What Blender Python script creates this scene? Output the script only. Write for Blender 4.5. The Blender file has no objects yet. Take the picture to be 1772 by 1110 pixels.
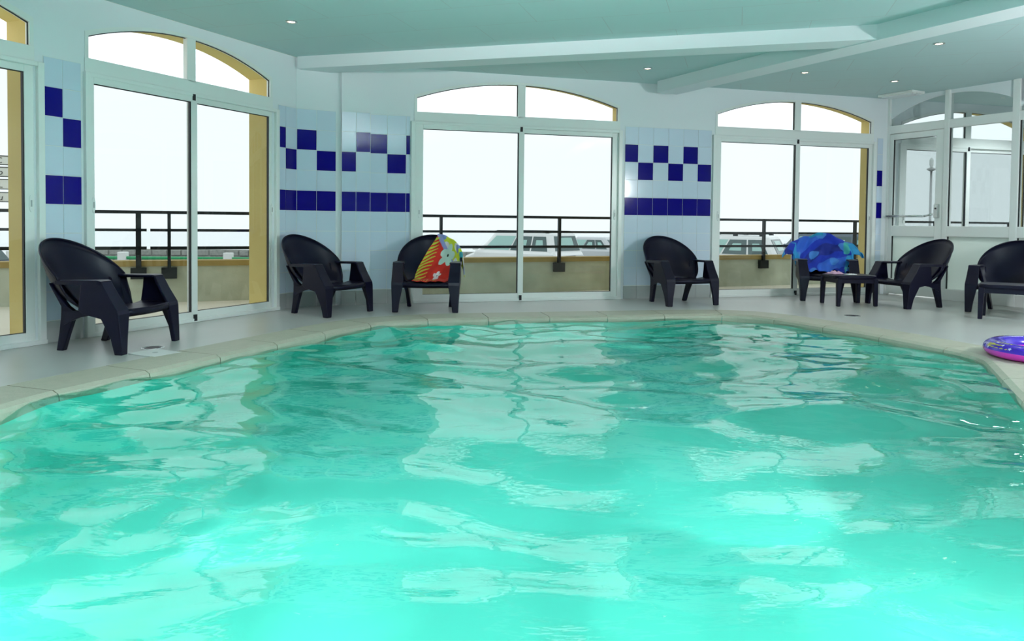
import bpy, bmesh, math, random
import numpy as np
from mathutils import Matrix, Vector
random.seed(7); rng = np.random.default_rng(11)
S = bpy.context.scene
COL = S.collection

# ------------------------------------------------------------------ camera
F_PX, PPY, ROLL, PITCH = 1278.36, 422.29, math.radians(.58), math.radians(1.714)
cd = bpy.data.cameras.new('camera'); cam = bpy.data.objects.new('camera', cd); COL.objects.link(cam)
fw = Vector((0, math.cos(PITCH), -math.sin(PITCH))); r0 = Vector((1, 0, 0)); u0 = r0.cross(fw)
rt = r0*math.cos(ROLL) + u0*math.sin(ROLL); up = -r0*math.sin(ROLL) + u0*math.cos(ROLL)
cam.matrix_world = Matrix(((rt.x, up.x, -fw.x, 0), (rt.y, up.y, -fw.y, 0), (rt.z, up.z, -fw.z, 1.0), (0, 0, 0, 1)))
cd.sensor_fit = 'HORIZONTAL'; cd.sensor_width = 36; cd.lens = 36*F_PX/1772
cd.shift_y = -(555-PPY)/1772; cd.clip_start = .05; cd.clip_end = 400
S.camera = cam
# ------------------------------------------------------------------ world, light, exposure
w = bpy.data.worlds.new('overcast_sky'); S.world = w; w.use_nodes = True
wb = w.node_tree.nodes['Background']; wb.inputs[0].default_value = (.95, .98, 1.0, 1); wb.inputs[1].default_value = 1.25
S.view_settings.view_transform = 'Standard'; S.view_settings.look = 'None'
S.view_settings.exposure = .42; S.view_settings.gamma = 1; S.view_settings.use_curve_mapping = False
S.cycles.use_denoising = True
S.cycles.max_bounces = 10; S.cycles.diffuse_bounces = 4; S.cycles.glossy_bounces = 4
S.cycles.transmission_bounces = 8; S.cycles.transparent_max_bounces = 16
S.cycles.sample_clamp_indirect = 6; S.cycles.blur_glossy = .6

def lamp(name, kind, loc, power, color=(1, 1, 1), target=None, size=.1, spot=None, blend=.6):
    d = bpy.data.lights.new(name, kind); o = bpy.data.objects.new(name, d); COL.objects.link(o)
    o.location = loc; d.energy = power*(.83 if name.startswith('underwater') else 1); d.color = color
    if kind == 'AREA': d.shape = 'DISK'; d.size = size
    else: d.shadow_soft_size = size
    if spot: d.spot_size = math.radians(spot); d.spot_blend = blend
    if target is not None:
        o.rotation_euler = (Vector(target)-Vector(loc)).to_track_quat('-Z', 'Y').to_euler()
    return o
# the photographer's strobe, standing on the deck to the right of the camera (its shadows fall to the left)
STROBE = lamp('photo_strobe', 'POINT', (5.6, 4.3, 1.75), 200, (.95, .96, 1), None, .10)
# added fill spot, bounced off the unseen ceiling to brighten the room
lamp('bounce_fill', 'SPOT', (.4, .1, 1.6), 4300, (1, .95, 1), (.3, .9, 2.84), .2, 110, .9)

# ------------------------------------------------------------------ materials
def mat(name, col, rough=.5, metal=0., spec=.5, noise=None, bump=None, coat=0., **kw):
    m = bpy.data.materials.new(name); m.use_nodes = True; nt = m.node_tree; b = nt.nodes['Principled BSDF']
    b.inputs['Base Color'].default_value = (*col, 1); b.inputs['Roughness'].default_value = rough
    b.inputs['Metallic'].default_value = metal; b.inputs['Specular IOR Level'].default_value = spec
    b.inputs['Coat Weight'].default_value = coat
    tc = nt.nodes.new('ShaderNodeTexCoord')
    if noise:                      # (scale, amount, second colour)
        n = nt.nodes.new('ShaderNodeTexNoise'); n.inputs['Scale'].default_value = noise[0]; n.inputs['Detail'].default_value = 5
        nt.links.new(tc.outputs['Object'], n.inputs['Vector'])
        r = nt.nodes.new('ShaderNodeValToRGB'); r.color_ramp.elements[0].position = .5-noise[1]; r.color_ramp.elements[1].position = .5+noise[1]
        r.color_ramp.elements[0].color = (*noise[2], 1); r.color_ramp.elements[1].color = (*col, 1)
        nt.links.new(n.outputs['Fac'], r.inputs['Fac']); nt.links.new(r.outputs['Color'], b.inputs['Base Color'])
    if bump:                       # (scale, strength)
        n = nt.nodes.new('ShaderNodeTexNoise'); n.inputs['Scale'].default_value = bump[0]; n.inputs['Detail'].default_value = 4
        nt.links.new(tc.outputs['Object'], n.inputs['Vector'])
        bp = nt.nodes.new('ShaderNodeBump'); bp.inputs['Strength'].default_value = bump[1]; bp.inputs['Distance'].default_value = .02
        nt.links.new(n.outputs['Fac'], bp.inputs['Height']); nt.links.new(bp.outputs['Normal'], b.inputs['Normal'])
    return m
def emit(name, col, s):
    m = bpy.data.materials.new(name); m.use_nodes = True; nt = m.node_tree; nt.nodes.clear()
    e = nt.nodes.new('ShaderNodeEmission'); e.inputs[0].default_value = (*col, 1); e.inputs[1].default_value = s
    o = nt.nodes.new('ShaderNodeOutputMaterial'); nt.links.new(e.outputs[0], o.inputs[0]); return m
def glass(name, tint, ior=1.45, rough=0., body=None):
    m = bpy.data.materials.new(name); m.use_nodes = True; nt = m.node_tree; nt.nodes.clear()
    t = nt.nodes.new('ShaderNodeBsdfTransparent'); t.inputs[0].default_value = (*tint, 1)
    g = nt.nodes.new('ShaderNodeBsdfGlossy'); g.inputs['Roughness'].default_value = rough
    f = nt.nodes.new('ShaderNodeFresnel'); f.inputs[0].default_value = ior
    x = nt.nodes.new('ShaderNodeMixShader'); o = nt.nodes.new('ShaderNodeOutputMaterial')
    ge = nt.nodes.new('ShaderNodeNewGeometry'); mm = nt.nodes.new('ShaderNodeMath'); mm.operation = 'SUBTRACT'; mm.inputs[0].default_value = 1
    nt.links.new(ge.outputs['Backfacing'], mm.inputs[1]); mu = nt.nodes.new('ShaderNodeMath'); mu.operation = 'MULTIPLY'
    nt.links.new(mm.outputs[0], mu.inputs[0]); nt.links.new(f.outputs[0], mu.inputs[1])      # no internal reflection inside a thin pane
    nt.links.new(mu.outputs[0], x.inputs[0]); nt.links.new(t.outputs[0], x.inputs[1]); nt.links.new(g.outputs[0], x.inputs[2])
    nt.links.new(x.outputs[0], o.inputs[0]); return m
M = {}
M['plaster'] = mat('white_plaster', (.78, .82, .84), .7, bump=(60, .05))
M['ceiling'] = mat('ceiling_paint', (.78, .80, .80), .65)
M['frame'] = mat('white_aluminium', (.80, .83, .80), .28)
M['gasket'] = mat('black_gasket', (.01, .012, .014), .5)
M['glass'] = glass('window_glass', (.775, .81, .81))
M['glass_top'] = glass('fanlight_glass', (.96, .98, .99))
M['tile'] = mat('pale_blue_tile', (.62, .71, .82), .12, noise=(3, .3, (.58, .68, .79)))
M['tile_navy'] = mat('navy_tile', (.004, .002, .20), .10, spec=.18, noise=(6, .3, (.003, .001, .16)))
M['grout'] = mat('grout', (.74, .76, .74), .8)
M['skirting'] = mat('grey_skirting', (.40, .42, .41), .35, noise=(5, .3, (.36, .39, .38)))
M['yellow'] = mat('ochre_render', (.68, .54, .20), .8, noise=(2.5, .35, (.60, .46, .16)), bump=(40, .1))
M['deck'] = mat('deck_tile', (.46, .465, .445), .32, noise=(2.2, .3, (.42, .43, .41)))
M['coping'] = mat('coping_stone', (.43, .42, .33), .55, noise=(14, .35, (.36, .36, .28)), bump=(90, .15))
M['joint'] = mat('pale_joint', (.72, .70, .58), .8)
M['liner'] = mat('pool_liner', (.15, .78, .67), .5, noise=(1.5, .4, (.13, .72, .62)))
M['chair'] = mat('navy_resin', (.0022, .0022, .014), .38, spec=.25)
M['concrete'] = mat('parapet_concrete', (.62, .65, .54), .85, noise=(2.6, .22, (.42, .45, .36)), bump=(30, .2))
M['cap'] = mat('parapet_cap', (.46, .34, .12), .8, noise=(6, .3, (.34, .24, .08)))
M['terrace'] = mat('terrace_paving', (.72, .68, .56), .8)
M['rail'] = mat('anthracite_paint', (.006, .011, .013), .4, spec=.3)
M['asphalt'] = mat('asphalt', (.30, .31, .30), .9, noise=(12, .3, (.24, .25, .24)))
M['car_white'] = mat('white_car_paint', (.82, .84, .84), .25, coat=.5)
M['car_silver'] = mat('silver_car_paint', (.55, .58, .60), .25, metal=.3, coat=.5)
M['car_blue'] = mat('slate_car_paint', (.10, .14, .18), .25, coat=.5)
M['car_glass'] = mat('car_glass', (.05, .10, .10), .06, spec=.7)
M['car_pale'] = mat('car_glass_pale', (.34, .58, .53), .1, spec=.7)
M['tyre'] = mat('rubber', (.015, .015, .016), .7)
M['alloy'] = mat('alloy_wheel', (.5, .5, .5), .3, metal=.8)
M['red'] = mat('red_lens', (.55, .01, .02), .2)
M['stone'] = mat('grey_stone', (.42, .43, .40), .9, noise=(9, .3, (.22, .24, .22)), bump=(20, .4))
M['green'] = mat('green_pipe', (.02, .32, .12), .4)
M['post'] = mat('white_post', (.80, .82, .80), .6)
M['sign'] = mat('sign_white', (.85, .87, .86), .5)
M['ink'] = mat('black_ink', (.02, .02, .02), .6)
M['frost'] = None
M['chrome'] = mat('brushed_steel', (.62, .65, .64), .25, metal=.9)
M['black'] = mat('black_plastic', (.008, .008, .012), .35)
M['pink'] = mat('pink_vinyl', (.86, .05, .62), .22, coat=.3)
M['purple'] = mat('purple_vinyl', (.045, .01, .42), .2, coat=.4)
M['star'] = mat('white_print', (.72, .66, .92), .4)
M['gold'] = mat('gold_print', (.55, .46, .05), .4)
M['lid'] = mat('white_lid', (.72, .74, .72), .4)
M['bulb'] = emit('lamp_glow', (1, .86, .6), 6)
M['poolfill'] = emit('pool_fill_glow', (.8, 1, .95), 3)  # lens glow of the added underwater fill lamps
M['paper'] = mat('white_paper', (.75, .75, .75), .7)
M['pinkcloth'] = mat('pink_cloth', (.62, .40, .52), .85, noise=(30, .3, (.5, .3, .45)))
M['sea'] = mat('sea', (.86, .89, .90), .35)
def frosted():
    m = bpy.data.materials.new('frosted_glass'); m.use_nodes = True; nt = m.node_tree; nt.nodes.clear()
    t = nt.nodes.new('ShaderNodeBsdfTranslucent'); t.inputs[0].default_value = (.88, .95, .91, 1)
    d = nt.nodes.new('ShaderNodeBsdfDiffuse'); d.inputs[0].default_value = (.62, .68, .64, 1)
    g = nt.nodes.new('ShaderNodeBsdfGlossy'); g.inputs['Roughness'].default_value = .18; g.inputs[0].default_value = (.9, .95, .93, 1)
    a = nt.nodes.new('ShaderNodeMixShader'); a.inputs[0].default_value = .42
    b = nt.nodes.new('ShaderNodeMixShader'); b.inputs[0].default_value = .16
    o = nt.nodes.new('ShaderNodeOutputMaterial')
    nt.links.new(t.outputs[0], a.inputs[1]); nt.links.new(d.outputs[0], a.inputs[2])
    nt.links.new(a.outputs[0], b.inputs[1]); nt.links.new(g.outputs[0], b.inputs[2]); nt.links.new(b.outputs[0], o.inputs[0]); return m
M['frost'] = frosted()
def vcol_mat(name, rough=.85):
    m = mat(name, (.5, .5, .5), rough, bump=(220, .25)); nt = m.node_tree
    a = nt.nodes.new('ShaderNodeVertexColor'); a.layer_name = 'print'
    nt.links.new(a.outputs['Color'], nt.nodes['Principled BSDF'].inputs['Base Color']); return m
M['floral'] = vcol_mat('floral_print'); M['bluetowel'] = vcol_mat('blue_print')
def water():
    m = bpy.data.materials.new('pool_water'); m.use_nodes = True; nt = m.node_tree; nt.nodes.clear()
    tc = nt.nodes.new('ShaderNodeTexCoord')
    n = nt.nodes.new('ShaderNodeTexNoise'); n.inputs['Scale'].default_value = 9; n.inputs['Detail'].default_value = 3
    mp = nt.nodes.new('ShaderNodeMapping'); mp.inputs['Scale'].default_value = (.6, 1.3, 1)
    nt.links.new(tc.outputs['Object'], mp.inputs['Vector']); nt.links.new(mp.outputs[0], n.inputs['Vector'])
    bp = nt.nodes.new('ShaderNodeBump'); bp.inputs['Strength'].default_value = .07; bp.inputs['Distance'].default_value = .05
    nt.links.new(n.outputs['Fac'], bp.inputs['Height'])
    r = nt.nodes.new('ShaderNodeBsdfRefraction'); r.inputs['IOR'].default_value = 1.33; r.inputs['Color'].default_value = (.90, 1, .98, 1); r.inputs['Roughness'].default_value = 0
    g = nt.nodes.new('ShaderNodeBsdfGlossy'); g.inputs['Roughness'].default_value = .02
    f = nt.nodes.new('ShaderNodeFresnel'); f.inputs[0].default_value = 1.6
    x = nt.nodes.new('ShaderNodeMixShader'); o = nt.nodes.new('ShaderNodeOutputMaterial')
    for k in (r, g, f): nt.links.new(bp.outputs['Normal'], k.inputs['Normal'])
    nt.links.new(f.outputs[0], x.inputs[0]); nt.links.new(r.outputs[0], x.inputs[1]); nt.links.new(g.outputs[0], x.inputs[2])
    nt.links.new(x.outputs[0], o.inputs[0]); return m
M['water'] = water()

# ------------------------------------------------------------------ mesh helpers
class MB:
    def __init__(s): s.v = []; s.f = []; s.m = []
    def add(s, v, f, mi=0):
        o = len(s.v); s.v += [tuple(p) for p in v]; s.f += [tuple(i+o for i in q) for q in f]; s.m += [mi]*len(f); return s
    def box(s, x0, x1, y0, y1, z0, z1, mi=0):
        return s.add([(x0, y0, z0), (x1, y0, z0), (x1, y1, z0), (x0, y1, z0), (x0, y0, z1), (x1, y0, z1), (x1, y1, z1), (x0, y1, z1)],
                     [(0, 3, 2, 1), (4, 5, 6, 7), (0, 1, 5, 4), (1, 2, 6, 5), (2, 3, 7, 6), (3, 0, 4, 7)], mi)
    def quadprism(s, a, b, c, d, y0, y1, mi=0):     # four (x,z) points, counter-clockwise seen from -y
        v = [(p[0], y0, p[1]) for p in (a, b, c, d)] + [(p[0], y1, p[1]) for p in (a, b, c, d)]
        return s.add(v, [(0, 1, 2, 3), (7, 6, 5, 4), (0, 4, 5, 1), (1, 5, 6, 2), (2, 6, 7, 3), (3, 7, 4, 0)], mi)
    def loft(s, rings, closed=True, caps=True, mi=0):
        n = len(rings[0]); o = [p for r in rings for p in r]; f = []
        for i in range(len(rings)-1):
            for j in range(n if closed else n-1):
                k = (j+1) % n; f.append((i*n+j, i*n+k, (i+1)*n+k, (i+1)*n+j))
        if caps: f.append(tuple(range(n))[::-1]); f.append(tuple((len(rings)-1)*n+j for j in range(n)))
        return s.add(o, f, mi)
    def tube(s, a, b, r, n=10, r2=None, mi=0):
        a = Vector(a); b = Vector(b); d = (b-a).normalized(); x = d.orthogonal().normalized(); y = d.cross(x)
        r2 = r if r2 is None else r2
        ring = lambda c, q: [c+x*q*math.cos(t*2*math.pi/n)+y*q*math.sin(t*2*math.pi/n) for t in range(n)]
        return s.loft([ring(a, r), ring(b, r2)], mi=mi)
    def lathe(s, prof, n=20, c=(0, 0, 0), mi=0):
        return s.loft([[(c[0]+r*math.cos(t*2*math.pi/n), c[1]+r*math.sin(t*2*math.pi/n), c[2]+z) for t in range(n)] for r, z in prof], mi=mi)
    def mesh(s, name, mats, smooth=False):
        me = bpy.data.meshes.new(name); me.from_pydata(s.v, [], s.f)
        for k in (mats if isinstance(mats, (list, tuple)) else [mats]): me.materials.append(k)
        if len(set(s.m)) > 1: me.polygons.foreach_set('material_index', s.m)
        bm = bmesh.new(); bm.from_mesh(me); bmesh.ops.recalc_face_normals(bm, faces=bm.faces); bm.to_mesh(me); bm.free()
        if smooth:
            me.polygons.foreach_set('use_smooth', [True]*len(me.polygons))
        me.update(); return me
    def build(s, name, mats, parent=None, mw=None, smooth=False, bevel=0, angle=None):
        return link(name, s.mesh(name, mats, smooth), parent, mw, bevel, angle)
def link(name, me, parent=None, mw=None, bevel=0, angle=None):
    o = bpy.data.objects.new(name, me); COL.objects.link(o)
    if parent: o.parent = parent
    if mw is not None: o.matrix_local = mw
    if bevel:
        b = o.modifiers.new('bevel', 'BEVEL'); b.width = bevel; b.segments = 2; b.limit_method = 'ANGLE'; b.angle_limit = math.radians(40)
    return o
def tag(o, label=None, cat=None, group=None, kind=None):
    if label: o['label'] = label
    if cat: o['category'] = cat
    if group: o['group'] = group
    if kind: o['kind'] = kind
    return o
def empty(name, mw=None, parent=None):
    o = bpy.data.objects.new(name, None); COL.objects.link(o); o.empty_display_size = .1
    if parent: o.parent = parent
    if mw is not None: o.matrix_local = mw
    return o
def T(x, y, z=0, rz=0): return Matrix.Translation((x, y, z)) @ Matrix.Rotation(rz, 4, 'Z')
def frame_of(o, d): return Matrix(((d[0], -d[1], 0, o[0]), (d[1], d[0], 0, o[1]), (0, 0, 1, 0), (0, 0, 0, 1)))   # x along, y outward
# wall frames: x = along the wall, y = outward, z = up
FL = frame_of((-5.265, 2.478), (.42586, .90479))
FB = frame_of((-2.353, 8.665), (.96505, .26205))
FR = frame_of((5.467, 10.788), (.46430, -.88568))
FP = frame_of((-.36908*9.85, .92940*9.85), (.92940, .36908))     # parapet line
def W(fr, u, wv=0, z=0): return fr @ Vector((u, wv, z))
HC = 2.839
# ------------------------------------------------------------------ room shell
def arch_pts(u0, u1, zs, za, n=20):       # segmental arch, springing zs, apex za
    c = (u0+u1)/2; h = (u1-u0)/2; r_ = za-zs; R = (h*h+r_*r_)/(2*r_); zc = za-R
    return [(u0+(u1-u0)*i/n, zc+math.sqrt(max(0, R*R-(u0+(u1-u0)*i/n-c)**2))) for i in range(n+1)]
def wall(name, fr, spans, openings, y0, y1, m, top=HC, grow=0.):
    b = MB()
    for a, c in spans: b.box(a, c, y0, y1, -.12, top)
    for u0, u1, zs, za in openings:
        p = arch_pts(u0, u1, zs, za)
        for (a, za_), (c, zc_) in zip(p, p[1:]): b.quadprism((a, za_), (c, zc_), (c, top), (a, top), y0, y1)
    return tag(b.build(name, m, None, fr), kind='structure')
OPL = [(1.44, 3.625, 2.54, 2.745), (4.045, 6.192, 2.54, 2.745)]
OPB = [(1.20, 3.88, 2.525, 2.745), (5.277, 7.83, 2.52, 2.74), (8.32, 10.75, 2.52, 2.74)]
wl = wall('wall_left', FL, [(-4.5, 1.44), (3.625, 4.045), (6.192, 6.60)], OPL, 0, .07, M['plaster'])
tag(wall('wall_left_exterior', FL, [(-4.5, 1.44), (3.625, 4.045), (6.192, 7.0)], OPL, .07, .33, M['yellow'], HC+.3))
wbk = wall('wall_back', FB, [(.28, 1.20), (3.88, 5.277), (7.83, 8.32), (10.75, 13)], OPB, 0, .06, M['plaster'])
tag(wall('wall_back_exterior', FB, [(-.2, 1.20), (3.88, 5.277), (7.83, 8.32), (10.75, 13)], OPB, .06, .25, M['yellow'], HC+.3))
# corner facet and pipe casing between left and back wall
CA = Vector((-2.462, 8.425)); CD_ = Vector((-2.04, 8.655))
dv = (CD_-CA); FLEN = dv.length; dv.normalize()
FC = frame_of(CA, dv)
wc = tag(MB().box(0, FLEN+.05, 0, .12, -.12, HC).build('wall_corner', M['plaster'], None, FC), kind='structure')
wx = tag(MB().box(.335, .668, -.13, .1, -.12, HC).build('wall_pipe_casing', M['plaster'], None, FB), kind='structure')
# remaining room, out of frame
pL = W(FL, -4.5); pR = W(FR, 12.5)
RO = [pL.xy, Vector((-5.2, -3.6)), Vector((8.6, -3.6)), pR.xy]
for k, nm in enumerate(('wall_rear_left', 'wall_rear', 'wall_rear_right')):
    a, c = RO[k], RO[k+1]; d = (c-a); L_ = d.length; d.normalize()
    tag(MB().box(0, L_, -.15, 0, -.12, HC).build(nm, M['plaster'], None, frame_of(a, d)), kind='structure')
tag(MB().box(3.4, 12.5, 0, .12, -.12, HC).build('wall_right', M['plaster'], None, FR), kind='structure')
pV = W(FB, 13); pv2 = pR + Vector((2.2, .6, 0))
a, c = pV.xy, pv2.xy; d = (a-c); L_ = d.length; d.normalize()
tag(MB().box(0, L_, -.15, 0, -.12, HC).build('wall_hall', M['plaster'], None, frame_of(c, d)), kind='structure')
room = [pL.xy, CA, CD_, W(FB, .3).xy, W(FB, 13).xy, pv2.xy, pR.xy, Vector((8.6, -3.6)), Vector((-5.2, -3.6))]
def poly_fill(loops):
    bm = bmesh.new(); E_ = []
    for lp in loops:
        vs = [bm.verts.new((p[0], p[1], 0)) for p in lp]
        for i in range(len(vs)): E_.append(bm.edges.new((vs[i], vs[(i+1) % len(vs)])))
    bmesh.ops.triangle_fill(bm, use_beauty=True, use_dissolve=False, edges=E_)
    return bm
def slab(name, loops, z0, z1, m):
    bm = poly_fill(loops)
    for v in bm.verts: v.co.z = z0
    r = bmesh.ops.extrude_face_region(bm, geom=bm.faces[:])
    for g in r['geom']:
        if isinstance(g, bmesh.types.BMVert): g.co.z = z1
    bmesh.ops.recalc_face_normals(bm, faces=bm.faces); me = bpy.data.meshes.new(name); bm.to_mesh(me); bm.free(); me.materials.append(m)
    return link(name, me)
# ceiling: painted panels with faint joints
cm = M['ceiling']; nt = cm.node_tree; bs = nt.nodes['Principled BSDF']
tc = nt.nodes.new('ShaderNodeTexCoord'); mp = nt.nodes.new('ShaderNodeMapping'); mp.inputs['Rotation'].default_value = (0, 0, math.radians(17))
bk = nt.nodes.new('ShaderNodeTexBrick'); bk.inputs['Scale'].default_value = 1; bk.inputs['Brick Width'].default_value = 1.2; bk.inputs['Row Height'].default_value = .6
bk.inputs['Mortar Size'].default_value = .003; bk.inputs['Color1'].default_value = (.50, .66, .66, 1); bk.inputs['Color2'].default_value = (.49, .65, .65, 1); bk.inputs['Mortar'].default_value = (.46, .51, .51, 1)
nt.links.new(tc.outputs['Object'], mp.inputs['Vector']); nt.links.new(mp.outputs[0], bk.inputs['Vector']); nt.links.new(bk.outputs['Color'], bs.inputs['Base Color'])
tag(slab('ceiling', [room], HC, HC+.12, M['ceiling']), kind='structure')
# ceiling beams
def beam(name, a, b, wd, drop):
    a = Vector(a); b = Vector(b); d = b-a; L_ = d.length; d.normalize()
    o = MB().box(0, L_, 0, wd, HC-drop, HC+.01).build(name, M['plaster'], None, frame_of(a, d)); return tag(o, kind='structure')
beam('trim_1', (-2.44, 8.385), (3.317, 6.808), .30, .135)
beam('trim_2', (6.45, .75), (1.86, 9.62), -.32, .145)
# pool outline (inner coping edge)
PO = [(-2.70, 3.60), (-2.68, 3.85), (-2.60, 4.2), (-2.36, 4.78), (-2.10, 5.45), (-1.83, 6.09), (-1.56, 6.72), (-1.36, 7.08), (-1.06, 7.34), (-.55, 7.54), (.4, 7.76), (1.35, 7.96),
      (2.0, 8.09), (2.32, 8.12), (2.56, 8.06), (2.76, 7.86), (3.08, 7.25), (3.31, 6.75), (3.49, 6.22), (3.60, 5.86), (3.60, 5.62), (3.52, 5.40), (3.22, 4.76), (2.98, 4.25), (2.45, 3.1), (2.0, 2.1), (1.7, 1.2), (1.3, .72), (-1.6, .72), (-2.1, 1.2), (-2.45, 2.3)]
def resample(P_, step):
    P_ = [Vector(p) for p in P_]; out = []; n = len(P_)
    for i in range(n):                                  # Catmull-Rom
        p0, p1, p2, p3 = P_[i-1], P_[i], P_[(i+1) % n], P_[(i+2) % n]; k = max(1, round((p2-p1).length/step))
        for j in range(k):
            t = j/k; out.append(.5*((2*p1)+(p2-p0)*t+(2*p0-5*p1+4*p2-p3)*t*t+(3*p1-p0-3*p2+p3)*t**3))
    return out
PI_ = resample(PO, .09)
def offset(P_, d):
    out = []; n = len(P_)
    for i in range(n):
        t = (P_[(i+2) % n]-P_[i-2]).normalized(); out.append(P_[i]+Vector((-t.y, t.x))*d)
    return out
PX = offset(PI_, .40)     # outline runs clockwise: +normal is outward
floor = tag(slab('floor', [room, PX], -.12, 0, M['deck']), kind='structure')
# pool basin
b = MB(); n = len(PI_); b.loft([[(p.x, p.y, -.03) for p in PI_], [(p.x, p.y, -1.25) for p in PI_]], caps=False)
b.add([(p.x, p.y, -1.25) for p in PI_], [tuple(range(n))])
bas = b.build('pool_basin', M['liner']); tag(bas, kind='structure')
# coping stones: one piece each, parts of the rim
rim = tag(empty('pool_coping'), 'beige stone coping around the edge of the pool', 'pool edge', kind='structure')
acc = 0; seg = [0]; lens = [(PI_[(i+1) % n]-PI_[i]).length for i in range(n)]
for i in range(n):
    acc += lens[i]
    if acc > .60: seg.append(i+1); acc = 0
if seg[-1] > n-3: seg[-1] = n
else: seg.append(n)
for s0, s1 in zip(seg, seg[1:]):
    idx = [i % n for i in range(s0, s1+1)]; rings = []
    for q, i in enumerate(idx):
        a, c = PI_[i].copy(), PX[i].copy()
        e = PI_[idx[1]]-PI_[idx[0]] if q == 0 else (PI_[idx[-2]]-PI_[idx[-1]] if q == len(idx)-1 else Vector((0, 0)))
        if e.length: e = e.normalized()*.004; a += e; c += e
        o_ = (c-a)
        rings.append([(*(a+o_*t), z) for t, z in ((-.03, -.13), (-.045, -.035), (-.03, -.012), (.06, .006), (.95, .008), (1.0, .0), (1.0, -.13))])
    MB().loft(rings).build('coping_stone', M['coping'], rim)
b = MB(); b.loft([[(*(a+(c-a)*.005), -.1) for a, c in zip(PI_, PX)], [(*(a+(c-a)*.005), -.008) for a, c in zip(PI_, PX)], [(*(a+(c-a)*.99), -.004) for a, c in zip(PI_, PX)]], caps=False)
b.build('mortar_bed', M['joint'], rim)
# water surface with real waves
ZW = -.045
xs = np.arange(-3.0, 3.95, .026); ys = np.arange(.5, 8.4, .026); X, Y = np.meshgrid(xs, ys)
Z = np.zeros_like(X); wx_ = X+.14*np.sin(1.3*Y+.4)+.10*np.sin(2.1*X-1.7*Y); wy_ = Y+.13*np.sin(1.7*X+.9)+.09*np.sin(2.6*Y+1.1*X)
for lam, sl, k in ((2.2, .030, 4), (1.3, .034, 6), (.8, .032, 8), (.5, .034, 10), (.32, .026, 14), (.2, .012, 12)):
    for _ in range(k):
        th = rng.normal(1.45, .75); ph = rng.uniform(0, 6.28); l_ = lam*rng.uniform(.75, 1.3)
        a_ = sl*l_/(2*math.pi)*rng.uniform(.5, 1.2); q = 2*math.pi/l_
        Z += a_*np.sin(q*(math.cos(th)*wx_+math.sin(th)*wy_)+ph)
Z *= .5+.5*np.clip(np.sin(.9*X+1.1*Y+.5)*.5+.8, 0, 1.2)
PIa = np.array([(p.x, p.y) for p in offset(PI_, .05)])
def inside(px, py, poly):
    r = np.zeros(px.shape, bool); x0, y0 = poly[-1]
    for x1, y1 in poly:
        c = ((y1 > py) != (y0 > py)) & (px < (x0-x1)*(py-y1)/(y0-y1+1e-12)+x1); r ^= c; x0, y0 = x1, y1
    return r
ins = inside(X, Y, PIa); ny, nx = X.shape; ids = -np.ones(X.shape, int)
qm = ins[:-1, :-1] & ins[1:, :-1] & ins[:-1, 1:] & ins[1:, 1:]
use = np.zeros_like(ins); use[:-1, :-1] |= qm; use[1:, :-1] |= qm; use[:-1, 1:] |= qm; use[1:, 1:] |= qm
ids[use] = np.arange(use.sum()); V_ = np.stack([X[use], Y[use], Z[use]+ZW], 1)
Fq = np.stack([ids[:-1, :-1][qm], ids[:-1, 1:][qm], ids[1:, 1:][qm], ids[1:, :-1][qm]], 1)
me = bpy.data.meshes.new('pool_water'); me.from_pydata(V_.tolist(), [], Fq.tolist()); me.materials.append(M['water'])
me.polygons.foreach_set('use_smooth', [True]*len(me.polygons)); me.update()
wat = link('pool_water', me)
tag(wat, 'rippled turquoise pool water reflecting the windows', 'water', kind='stuff')
# added underwater fill lamps, out of view, to make the pool glow
def pool_fill_lamp(px, py, tx, ty, power, lab, beams):
    d = Vector((tx-px, ty-py)).normalized(); fr = frame_of((px, py), (-d.y, d.x)); fr = fr @ Matrix.Rotation(math.pi, 4, 'Z') if (fr @ Vector((0, 1, 0)) - fr @ Vector((0, 0, 0))).xy.dot(d) < 0 else fr
    e = tag(empty('underwater_fill_lamp', fr @ Matrix.Translation((0, 0, -.62))), lab, 'lamp', 'added underwater fill lamps')
    rot = Matrix.Rotation(-math.pi/2, 4, 'X')
    MB().lathe([(.13, 0), (.13, .03), (.10, .04), (.10, .02)], 24).build('ring', M['chrome'], e, rot)
    MB().lathe([(.10, .0), (.10, .02), (.05, .03)], 24).build('lens', M['poolfill'], e, rot)
    lamp('underwater_fill_light', 'POINT', (px+d.x*.25, py+d.y*.25, -.62), power, (.82, 1, .98), None, .12)
    for a in beams:                                   # added spot beams stand in for bright caustic patches on the floor
        lamp('underwater_patch_beam', 'SPOT', (px+d.x*.1, py+d.y*.1, -.60), a[3], (.82, 1, .98), (a[0], a[1], -1.25), .04, a[2], .3)
for px, py, tx, ty, pw, lab, beams in ((-1.15, .76, -.9, 4, 8, 'left', ((-1.0, 2.6, 24, 60), (-.5, 3.9, 18, 110), (-1.9, 4.4, 16, 120))), (.0, .76, 0, 4, 8, 'middle', ((-.25, 2.25, 30, 50), (.75, 3.5, 14, 100), (-.1, 5.2, 15, 150))), (1.0, .78, .9, 4, 5, 'right', ((1.35, 2.9, 12, 60), (1.9, 3.9, 16, 100), (1.2, 5.2, 15, 150)))):
    pool_fill_lamp(px, py, tx, ty, pw, lab+' added round underwater fill lamp in the near pool wall', beams)
pool_fill_lamp(-2.42, 2.2, 0, 5, 18, 'added round underwater fill lamp in the left pool wall', ((1.2, 6.2, 40, 120),))
pool_fill_lamp(2.02, 2.15, .6, 5, 14, 'added round underwater fill lamp in the right pool wall', ((.2, 6.4, 40, 120),))
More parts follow.
